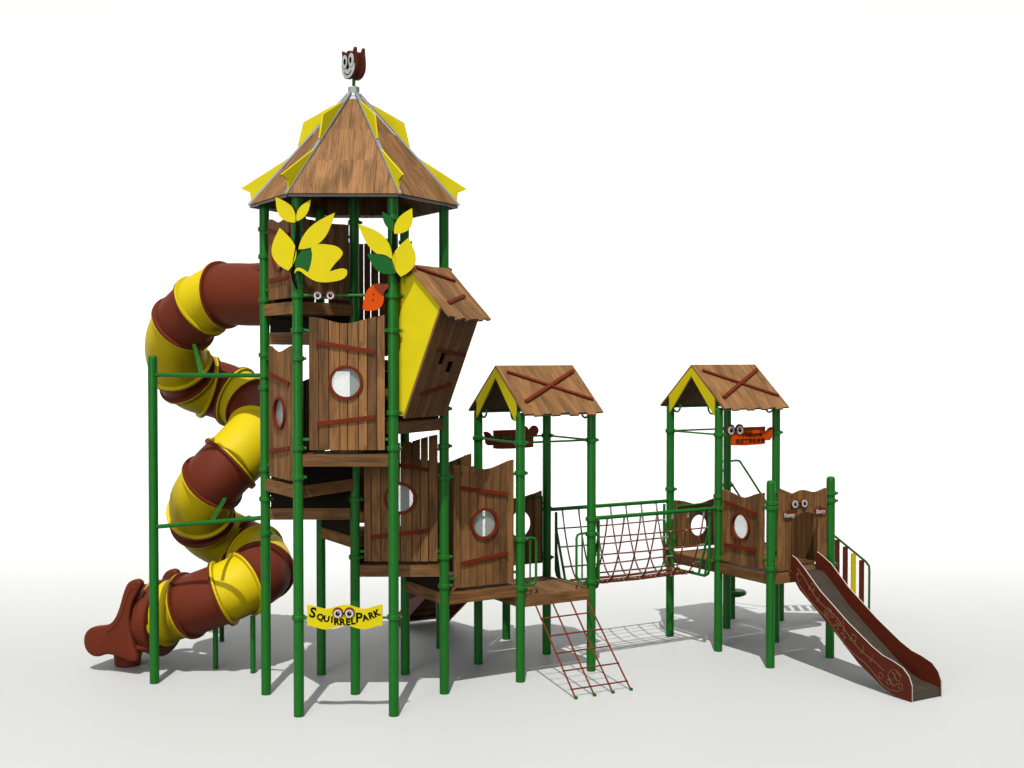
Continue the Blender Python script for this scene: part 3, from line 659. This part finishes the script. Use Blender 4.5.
# ================================================================== 7 gable towers
def gable_tower(ks, z, label, collars, seed):
    a, b, c, e = ks                     # a,b = front-left/front-right posts (near side), c,e = far-right/far-left
    g = thing('gable_tower', label, 'play tower', (Q[a] + Q[b] + Q[c] + Q[e]) / 4, 'open towers with plank gable roofs')
    for k in ks: post(g, k, 3.30, collars[k])
    ctr = (Q[a] + Q[b] + Q[c] + Q[e]) / 4
    for p, q in ((a, b), (b, c), (c, e), (e, a)):
        O, d, n, L = edge(p, q); m = MB(); m.tube([O + d * PR + Z * 2.93, O + d * (L - PR) + Z * 2.93], .013, 8); m.build('tie_rod', 'green_paint', g)
        m = MB()
        if p in (a, c): m.tube([O + d * PR + Z * 3.275, O + d * (L - PR) + Z * 3.275], .02, 8); m.build('eave_rod', 'green_paint', g)
    # curled brackets at the post heads, in the gable planes
    for p, q in ((e, a), (a, e), (b, c), (c, b)):
        O, d, n, L = edge(p, q); m = MB(); cc = O + d * (PR + .085) + Z * 3.285
        m.tube([cc + d * (.08 * math.cos(R(t))) + Z * (.08 * math.sin(R(t))) for t in range(90, 381, 18)], .014, 8); m.build('bracket', 'green_paint', g)
    # roof
    o0 = ctr - N30 * (s / 2 + .05); RL = s + .115; rg = random.Random(seed); RZ = 3.875
    slopes = []
    for sgn in (1, -1):
        sd = Vector((T60.x * sgn * .70, T60.y * sgn * .70, -.582)); SLn = sd.length; sd /= SLn; rn = N30.cross(sd); rn = rn if rn.z > 0 else -rn
        m = MB(); tn = rg.uniform(.4, .6); uo = (rg.random() * 9, rg.random() * 9)
        m.prism([(.01, .02), (RL - .01, .02), (RL - .01, SLn - .04), (.01, SLn - .04)], o0 + Z * RZ - rn * .032, N30, sd, rn, .012, .1)
        for i in range(9):
            u0 = RL * i / 9 + .0015; u1 = RL * (i + 1) / 9 - .0015; e_ = SLn + (.036 if i % 2 else .006) + rg.uniform(-.006, .006)
            m.prism([(u0, .004), (u1, .004), (u1, e_ + rg.uniform(-.008, .008)), (u0, e_)], o0 + Z * RZ - rn * .013, N30, sd, rn, .024, tn, uo)
        sl_ = m.build('roof_slope', 'wood_roof', g)
        for j, ((x0, y0), (x1, y1)) in enumerate((((.09, .155), (.955, .765)), ((.94, .15), (.09, .785)))):
            lift = .014 if j == 0 else .0245
            p0 = o0 + Z * RZ + N30 * (RL * x0) + sd * (SLn * y0) + rn * lift; p1 = o0 + Z * RZ + N30 * (RL * x1) + sd * (SLn * y1) + rn * lift; dd = (p1 - p0).normalized()
            m = MB(); m.box((p0 + p1) / 2, dd, rn, dd.cross(rn), (p1 - p0).length, .022, .042); m.build('cross_batten', 'red_brown_bar', sl_)
    # yellow gable boards at both ends
    for end in (.012,):
        m = MB()
        for sgn in (1, -1):
            m.prism([(0, 3.838), (sgn * .495, 3.438), (sgn * .478, 3.19), (0, 3.715)], Vector((o0.x, o0.y, 0)) + N30 * end, T60, Z, N30, .02)
        m.build('gable_board', 'yellow_board', g)
        pc = o0 + N30 * (end * .94 + .03)
    for f in (.5, .93):
        m = MB(); pc = o0 + N30 * (RL * f); m.tube([pc + T60 * .33 + Z * 3.555, pc - T60 * .33 + Z * 3.555], .016, 8); m.build('tie_rod', 'green_paint', g)
    for k, (p, q, sgn) in enumerate(((e, a, 1), (b, c, 1))):
        for A, B in ((Q[p], Q[q]), (Q[q], Q[p])):
            dd = (B - A).normalized(); m = MB(); m.tube([A + Z * 3.25, A + dd * .52 + Z * 3.80], .018, 8); m.build('rafter', 'green_paint', g)
    return g, ctr
cc = dict(K=[2.93, 2.56, 1.75, 1.15], M=[2.93, 1.93, 1.74, 1.14], J=[2.93, 1.9], L=[2.93, 1.95, 1.3])
g1, c1 = gable_tower('KMLJ', 1.05, 'gable roofed open tower next to the cargo net and plank wall', cc, 11)
deck(g1, 'KMLJ', 1.05)
wall_panel(g1, 'J', 'L', 1.19, tall=False, front=-1, u0=.1, u1=.96, seed=2, batt=False, pane=False, hz=1.775, cu=.63, rim=False)
cc = dict(P=[2.93, 2.10, 1.94, 1.26], O=[2.93, 2.1, 1.2], R=[2.93, 2.1, 1.3], T=[2.93, 2.1, 1.3])
g2, c2 = gable_tower('PRTO', 1.2, 'gable roofed open tower above the far end of the rope bridge', cc, 12)
deck(g2, 'PRTO', 1.2)
wall_panel(g2, 'O', 'T', 1.2, tall=False, front=1, u0=.09, u1=.96, seed=3, batt=False, pane=False, h=.70, hz=1.55, rim=False, hr=.15)
# green tube frames round the two low back panels
for gt, (a, b), z in ((g1, 'JL', 1.19), (g2, 'OT', 1.2)):
    O, d, n, L = edge(a, b); m = MB(); off = n * (.03 if a == 'O' else .03)
    lo, hi = z + .06, z + (.93 if a == 'J' else .66)
    m.tube([O + d * x + Z * y + off for x, y in ((.1, lo), (.95, lo), (.95, hi), (.1, hi))], .016, 8, closed=True); m.build('panel_frame', 'green_paint', gt)
# grab handles either side of the net opening
for k, sg_ in (('K', 1), ('M', -1)):
    O = Q[k]; d = N30 * sg_; off = T60 * .0
    m = MB(); r_ = .05
    pts = [(PR, 1.755), (.17, 1.755), (.21, 1.74), (.225, 1.70), (.225, 1.23), (.21, 1.19), (.17, 1.175), (PR, 1.175)]
    m.tube([O + d * x + Z * y for x, y in pts], .016, 10); m.tube([O + d * .14 + Z * 1.755, O + d * .14 + Z * 1.175], .011, 8); m.build('grab_handle', 'green_paint', g1)

# ================================================================== 8 rope climbing net
net = thing('rope_net', 'slanted brown rope climbing net in front of the first gable tower', 'climbing net', (Q['K'] + Q['M']) / 2 + T60 * .4)
O, d, n, L = edge('K', 'M'); NT = T60
tops = [.17, .43, .69, .935]; bots = [.20, .46, .72, .97]
tops = [.185, .435, .70, .945]
feet = [Vector((.744, 14.489, 0)), Vector((.971, 14.575, 0)), Vector((1.192, 14.705, 0)), Vector((1.421, 14.883, 0))]
feet = [O + d * (.19 + .262 * i) + NT * 1.02 for i in range(4)]
feet = [Vector((.744 + .226 * i, 14.489 + .126 * i, 0)) for i in range(4)]
tp = [O + d * u + NT * .03 + Z * .96 for u in tops]
for a, b in zip(tp, feet):
    m = MB(); m.tube([a, a.lerp(b, .5) - Z * .006, b], .0105, 8); m.build('rope', 'rope', net)
for f in (.175, .36, .54, .72, .905):
    m = MB(); pts = [a.lerp(b, f) for a, b in zip(tp, feet)]; m.tube(pts, .0095, 8)
    for p in pts: m.lathe(p, [(0, -.018), (.016, -.008), (.016, .008), (0, .018)], 8)
    m.build('rope', 'rope', net)
m = MB()
for p in feet: m.lathe(p, [(0, .03), (.018, .03), (.022, 0), (0, 0)], 10)
m.build('ground_anchor', 'leaf_green', net)

# ================================================================== 9 rope bridge
br = thing('rope_bridge', 'rope net bridge with green handrails joining the two gable towers', 'rope bridge', (Q['M'] + Q['L'] + Q['P'] + Q['O']) / 4 + Z * 1.05)
O = (Q['M'] + Q['L']) / 2; d = N30; lat = T60
for sgn in (1, -1):
    z = 1.955; m = MB(); m.tube([O + lat * (sgn * s / 2) + d * PR + Z * (z - .02), O + lat * (sgn * s / 2) + d * (LB - PR) + Z * (z - .02)], .026, 12); m.build('handrail', 'green_paint', br)
for x in (.13, LB - .13):
    m = MB(); c = O + d * x; hw = s / 2 - .03
    pts = [(-hw, 1.90), (-hw, 1.12), (-hw + .03, 1.05), (-hw + .10, 1.015), (hw - .10, 1.015), (hw - .03, 1.05), (hw, 1.12), (hw, 1.90)]
    m.tube([c + lat * y + Z * z for y, z in pts], .020, 10)
    for sgn in (1, -1):
        m.tube([c + lat * (sgn * hw) + Z * 1.68, c + lat * (sgn * .27) + Z * 1.02], .017, 8); m.tube([c + lat * (sgn * hw) + Z * 1.40, c + lat * (sgn * .40) + Z * 1.02], .017, 8)
    m.build('end_hoop', 'green_paint', br)
U = [(.525, 1.92), (.50, 1.79), (.455, 1.61), (.40, 1.43), (.335, 1.26), (.25, 1.10), (.14, 1.02), (0, 1.00)]
U = [(-x, z) for x, z in U[:-1]] + U[::-1]
Us = smooth_poly(U, 3, False)
NU = 7; xs = [.25 + (LB - .50) * i / (NU - 1) for i in range(NU)]
for x in xs:
    m = MB(); P = [O + d * x + lat * p.x + Z * p.y for p in Us]; m.tube(P, .0105, 7)
    for e0, e1 in ((0, 5), (-1, -6)):      # silver sleeves under the rails
        m.tube([P[e0], P[2 if e0 == 0 else -3]], .014, 8, mi=1)
    m.build('rope', ['rope', 'clamp'], br)
def uw(z):
    for (a, za), (b, zb) in zip(U[7:], U[8:]):
        if za <= z <= zb: return a + (b - a) * (z - za) / (zb - za)
    return .525
for sgn in (1, -1):
    for z in (1.68, 1.44, 1.19):
        m = MB(); y = uw(z) * sgn; m.tube([O + d * .13 + lat * y + Z * z, O + d * LB / 2 + lat * y + Z * (z - .012), O + d * (LB - .13) + lat * y + Z * z], .010, 7)
        for x in xs: m.lathe(O + d * x + lat * y + Z * (z - .006), [(0, -.018), (.017, -.008), (.017, .008), (0, .018)], 8, mi=1)
        for e_ in (.13, LB - .13 - .10): m.tube([O + d * e_ + lat * y + Z * z, O + d * (e_ + .10) + lat * y + Z * z], .012, 8, mi=1)
        m.build('rope', ['rope', 'clamp'], br)
for y in (-.15, -.05, .05, .15):
    m = MB(); zz = 1.015 + (.02 if abs(y) > .1 else 0)
    m.tube([O + d * .13 + lat * y + Z * (zz), O + d * LB * .5 + lat * y + Z * (zz - .015), O + d * (LB - .13) + lat * y + Z * zz], .017, 8)
    for x in xs: m.lathe(O + d * x + lat * y + Z * (zz - .008), [(0, -.026), (.024, -.012), (.024, .012), (0, .026)], 8, mi=1)
    m.build('floor_rope', ['rope', 'clamp'], br)

# ================================================================== 10 slide platform
sp = thing('slide_platform', 'low plank walled deck with two round topped posts at the top of the straight slide', 'platform', (Q['P'] + Q['Q'] + Q['S'] + Q['R']) / 4)
post(sp, 'Q', 2.405, [2.11, 2.05, 1.27]); post(sp, 'S', 2.405, [2.18, 2.08, 1.24])
deck(sp, 'PQSR', 1.2, skip=('RP',))
wall_panel(sp, 'P', 'Q', 1.2, tall=False, u0=.07, u1=.90, h=.97, seed=1)
wall_panel(sp, 'S', 'R', 1.2, tall=False, front=1, ring=False, batt=False, seed=1, h=.90)
O, d, n, L = edge('Q', 'S'); u0, u1 = .115, .975
m = MB(); rg = random.Random(77)
plank_wall(m, O, d, n, u0, u1, 1.225, lambda u: 2.225 + .020 * math.cos((u - u0) / (u1 - u0) * 4 * math.pi) + .012 * (u - u0), 8, (.585, 1.775, .24, .185, 'arch'), rng=rg, set_back=False)
wp = m.build('entrance_panel', 'wood', sp)
eyes('eye', O + d * .462 + Z * 2.083 + n * .03, d, n, .165, .062, wp)
# name plates
for u, z, t_, lab in ((.285, 1.945, 'Funny', 'name plate'), (.835, 1.96, 'Story', 'name plate')):
    m = MB(); m.prism([(-.09, -.045), (.085, -.05), (.095, .03), (.03, .045), (-.005, .07), (-.04, .045), (-.085, .035)], O + d * u + Z * z + n * .026, d, Z, n, .016)
    text_into(m, t_, .074, O + d * u + Z * (z - .005) + n * .034, d, Z, n, off=.003, th=.003, mi=1); m.build('name_plate', ['red_brown_bar', 'white'], wp)

# ================================================================== 11 straight slide
ss = thing('straight_slide', 'straight slide with engraved red side boards and grey metal bed on the right', 'slide', (Q['Q'] + Q['S']) / 2 + T60 * 1.0)
c0 = (Q['Q'] + Q['S']) / 2 + d * .0
sideo = [(.075, 1.27), (.08, 1.42), (.10, 1.432), (.17, 1.405), (.30, 1.31), (.60, 1.055), (1.07, .745), (1.45, .53), (1.62, .455), (1.78, .42), (1.93, .37), (2.02, .29), (2.065, .19), (2.068, 0.002), (1.98, 0.002), (1.80, .02), (1.62, .085), (1.24, .285), (.80, .625), (.24, 1.01), (.10, 1.17)]
bedp = [(.02, 1.205), (.16, 1.20), (.30, 1.10), (.60, .845), (1.07, .525), (1.45, .275), (1.62, .18), (1.78, .135), (1.95, .115), (2.05, .105)]
for sgn in (-1, 1):
    oo = c0 + d * (sgn * .245); m = MB()
    m.prism(sideo if sgn < 0 else [(x - .055 if x < .2 else x, z) for x, z in sideo], oo, T60, Z, d, .016, mi=0, side_mi=1); sdp = m.build('side_board', ['slide_red', 'pale_edge'], ss)
    if sgn < 0: base_o = oo - d * .0095; en = -d; near = sdp
def P3(u, z): return base_o + T60 * u + Z * z
m = MB(); rr = .0034
def mid(u):
    for (a, za), (b, zb) in zip(bedp, bedp[1:]):
        if a <= u <= b: return za + (zb - za) * (u - a) / (b - a)
    return .15
def line(pts, r=rr): m.tube([P3(u, z) for u, z in pts], r, 5)
for o1, ph in ((.085, 0), (-.06, 1.4)):
    us_ = [.2 + 1.45 * i / 40 for i in range(41)]
    line([(u, mid(u) + o1 + .028 * math.sin(u * 9 + ph)) for u in us_])
def circ(u, z, r, a0=0, a1=360): line([(u + r * math.cos(R(t)), z + r * math.sin(R(t))) for t in range(a0, a1 + 1, 20)])
def note(u, z, h=.08, two=False):
    circ(u, z, .018); line([(u + .018, z), (u + .03, z + h)]); 
    if two: circ(u + .06, z - .02, .018); line([(u + .078, z - .02), (u + .09, z + h - .02)]); line([(u + .03, z + h), (u + .09, z + h - .02)])
note(.20, 1.20); circ(.24, 1.17, .045, 40, 330); note(.42, 1.06, .07, True); note(.56, .93, .06)
circ(.74, .80, .065); circ(.74, .80, .04, 30, 360); circ(.74, .80, .018); note(.90, .68, .07); note(1.12, .55, .07, True); note(1.30, .43, .08); note(1.44, .36, .07)
circ(1.60, .21, .035); circ(1.80, .235, .09, 20, 360); circ(1.76, .24, .05); circ(1.86, .25, .045, 0, 320); circ(1.80, .17, .04, 180, 360); circ(1.72, .16, .03); circ(1.90, .15, .03); line([(1.66, .10), (1.74, .07), (1.86, .08), (1.94, .12)])
for u in (.78, .84, .90, .96):
    circ(u, mid(u) + .12, .010); circ(u + .04, mid(u) + .04, .010); circ(u + .07, mid(u) - .05, .010)
line([(.99, .80), (1.01, .70), (1.0, .45)], .003)
m.build('engraving', 'engraving', near)
m = MB(); th = .014
for (a, za), (b, zb) in zip(bedp, bedp[1:]):
    p0, p1 = c0 + T60 * a + Z * za, c0 + T60 * b + Z * zb; dd = (p1 - p0).normalized(); nn = d.cross(dd); nn = nn if nn.z > 0 else -nn
    m.box((p0 + p1) / 2 - nn * th / 2, dd, d, nn, (p1 - p0).length + .004, .465, th)
pz = c0 + T60 * 2.05
m.box(pz + Z * .055, d, T60, Z, .465, .014, .085)
m.build('slide_bed', 'steel', ss)

# ================================================================== 12 log shaped welcome signs on the tie rods
def log_sign(a, b, ub, label, front, off):
    O, d, n, L = edge(a, b); O = O + n * off
    t = thing('welcome_sign', label, 'sign', O + d * .5 + Z * 2.9, 'log shaped squirrel signs on the tie rods')
    f = 1 if front else -1
    # designed as seen from the sign's own front: x to the right
    if front: X = d; nn = n; c = O + d * .52 + Z * 2.905
    else: X = -d; nn = -n; c = O + d * .52 + Z * 2.905
    body = [(-.33, -.125), (-.335, .055), (-.30, .115), (.275, .115), (.275, .045), (.30, .045), (.335, .085), (.385, .105), (.425, .095), (.41, .065), (.405, .01), (.395, -.05), (.36, -.078), (.275, -.08), (.275, -.12), (.20, -.13), (-.1, -.135)]
    m = MB(); m.prism(body, c, X, Z, nn, .018, mi=0); m.prism([(-.33, .03), (-.29, .03), (-.15, .055), (.0, .07), (.1, .08), (.274, .065), (.274, .114), (-.29, .114), (-.333, .06)], c + nn * .0105, X, Z, nn, .004, mi=1)
    m.prism([(.30, .03), (.35, .055), (.40, .07), (.424, .094), (.385, .104), (.335, .084)], c + nn * .0105, X, Z, nn, .004, mi=1)
    m.prism([(p[0], p[1]) for p in body], c - nn * .0115, X, Z, nn, .004, mi=1)
    b_ = m.build('board', ['orange', 'dark_orange'], t)
    eyes('eye', c + X * (-.275) + Z * .085 + nn * .012, X, nn, .155, .07, b_)
    m = MB()
    text_into(m, 'Welcome', .092, c + X * .03 + Z * .012, X, Z, nn, off=.0025, th=.0145)
    text_into(m, '\u6b22\u8fce\u6765\u5230\u677e\u9f20\u5821', .075, c + X * .0 - Z * .078, X, Z, nn, off=.0015, th=.0145)
    m.build('lettering', 'black', b_)
    m = MB()
    for x in (-.15, .15): m.box(c + X * x - nn * .03 + Z * .02, X, nn, Z, .03, .04, .05)
    m.build('hanger', 'green_paint', t)
log_sign('P', 'R', 0, 'orange welcome sign with cartoon eyes hanging in the right gable tower', True, .035)
log_sign('J', 'L', 0, 'dark brown back of a log shaped sign hanging in the gable tower near the net', False, -.03)

# ================================================================== 13 landing and staircase behind the right tower
st = thing('rear_staircase', 'stairs with green railing and red and yellow slats behind the straight slide', 'staircase', Q['T'] + N30 * 1.6)
post(st, 'U', 1.22, cap=False); 
deck(st, 'RVUT', 1.2, skip=('TR',))
a0, a1 = Q['T'] + N30 * 1.1 + T60 * .12, Q['T'] + N30 * 2.05 + T60 * .12
for off in (.0, .60):
    p0 = a0 + T60 * off + Z * 1.12; p1 = a1 + T60 * off + Z * .05; dd = (p1 - p0).normalized(); m = MB(); m.box((p0 + p1) / 2, dd, T60, dd.cross(T60), (p1 - p0).length, .04, .15, .5); m.build('stringer', 'wood', st)
for i in range(5):
    f = (i + .6) / 5.4; c = a0.lerp(a1, f) + T60 * .30 + Z * (1.12 - 1.07 * f + .04); m = MB(); m.box(c, T60, N30, Z, .56, .2, .035, random.random()); m.build('tread', 'wood', st)
q0 = Vector((4.10, 18.96, 1.93)); q1 = Vector((4.96, 19.32, 1.235)); q2 = Vector((5.54, 19.56, .775)); q3 = Vector((5.60, 19.585, .70)); q4 = Vector((5.605, 19.588, .0))
m = MB(); m.tube([q0, q1, q2, q3, Vector((5.607, 19.588, .62)), q4], .018, 10); m.build('handrail', 'green_paint', st)
m = MB(); m.tube([q0 - Z * .80, q2 - Z * .72], .012, 8); m.tube([q0, q0 - Z * .85], .018, 8); m.build('lower_rail', 'green_paint', st)
cols = ['red_brown_bar', 'yellow_board', 'red_brown_bar', 'red_brown_bar', 'yellow_board', 'red_brown_bar', 'red_brown_bar', 'yellow_board', 'red_brown_bar']
cols = ['slide_red', 'slide_red', 'yellow_board', 'slide_red', 'slide_red', 'yellow_board', 'slide_red', 'slide_red', 'yellow_board', 'slide_red']
for i, cn in enumerate(cols):
    f = (i + .5) / len(cols) * 1.0; p = q0.lerp(q2, f); rd = (q2 - q0); rd.z = 0; rd.normalize()
    m = MB(); m.box(p - Z * .41, Z, rd, rd.cross(Z), .76, .085, .02); sl_ = m.build('slat', cn, st)
    sl_['label'] = 'yellow railing slat' if cn == 'yellow_board' else 'red brown railing slat'

# ================================================================== 14 pole climber behind the right tower
pc = thing('pod_climber', 'climbing pole with green step disc and curved green handrails behind the right tower', 'climber', (3.38, 19.0, 0))
m = MB(); m.lathe((3.345, 18.98, 0), [(0, 0), (.049, 0), (.05, .003), (.05, .02), (.05, 1.1), (.05, 1.117), (.049, 1.12), (0, 1.12)], 14); m.build('pole', 'green_paint', pc, weld=True)
m = MB(); m.lathe((3.385, 18.98, .39), [(0, -.05), (.10, -.05), (.17, -.02), (.18, .02), (.15, .045), (0, .055)], 24); m.build('step_disc', 'green_paint', pc)
m = MB(); m.tube(smooth_poly([(3.20, 18.90, 2.40), (3.32, 18.93, 2.405), (3.43, 18.955, 2.405), (3.50, 18.97, 2.33), (3.84, 19.02, 1.81), (4.05, 19.06, 1.48), (4.10, 19.07, 1.3)], 4, False), .017, 8); m.build('handrail', 'green_paint', pc)
m = MB(); m.tube([Vector(p) for p in ((3.16, 18.90, 2.31), (3.49, 18.96, 1.81), (3.80, 19.01, 1.33))], .016, 8); m.build('handrail', 'green_paint', pc)
for dz, f0, in ((0, 0),):
    m = MB(); m.tube([Vector((3.20, 18.90, 2.40)), Vector((3.17, 18.40, 2.40))], .017, 8); m.tube([Vector((4.10, 19.07, 1.3)), Vector((4.05, 18.85, 1.15))], .017, 8); m.build('rail_fixing', 'green_paint', pc)

# ================================================================== 15 rear ramp behind the walkway
rs = thing('rear_steps', 'dark red stepped ramp on green posts behind the plank walled walkway', 'steps', (-1.1, 17.9, 0))
for k in 'IN': post(rs, k, 1.5 if k == 'I' else 1.7)
deck(rs, 'HJNI', 1.05, skip=('HJ',))
p0 = (Q['I'] + Q['N']) / 2; dirn = Vector((-.46, .90, 0)).normalized(); sid = Vector((dirn.y, -dirn.x, 0)); e0 = Q['I'] + sid * .05; L_ = 1.55
e0 = Vector((-1.02, 17.12, 0))
for off in (.02, .78):
    a = e0 + sid * off + Z * .98; b = e0 + sid * off + dirn * L_ + Z * .03; dd = (b - a).normalized(); m = MB(); m.box((a + b) / 2, dd, sid, dd.cross(sid), (b - a).length, .03, .20); m.build('stringer', 'slide_red', rs)
for i in range(7):
    f = (i + .5) / 7; c = e0 + sid * .40 + dirn * (L_ * f) + Z * (.98 - .95 * f); m = MB(); m.box(c, sid, dirn, Z, .74, .17, .03, random.random() * .4); m.build('tread', 'wood', rs)
a = e0 + sid * .40 + Z * .90; b = e0 + sid * .40 + dirn * L_ - Z * .0 + Z * -.0 + Z * .04; dd = (b - a).normalized(); m = MB(); m.box((a + b) / 2, dd, sid, dd.cross(sid), (b - a).length, .72, .02, .2); m.build('ramp_board', 'wood', rs)
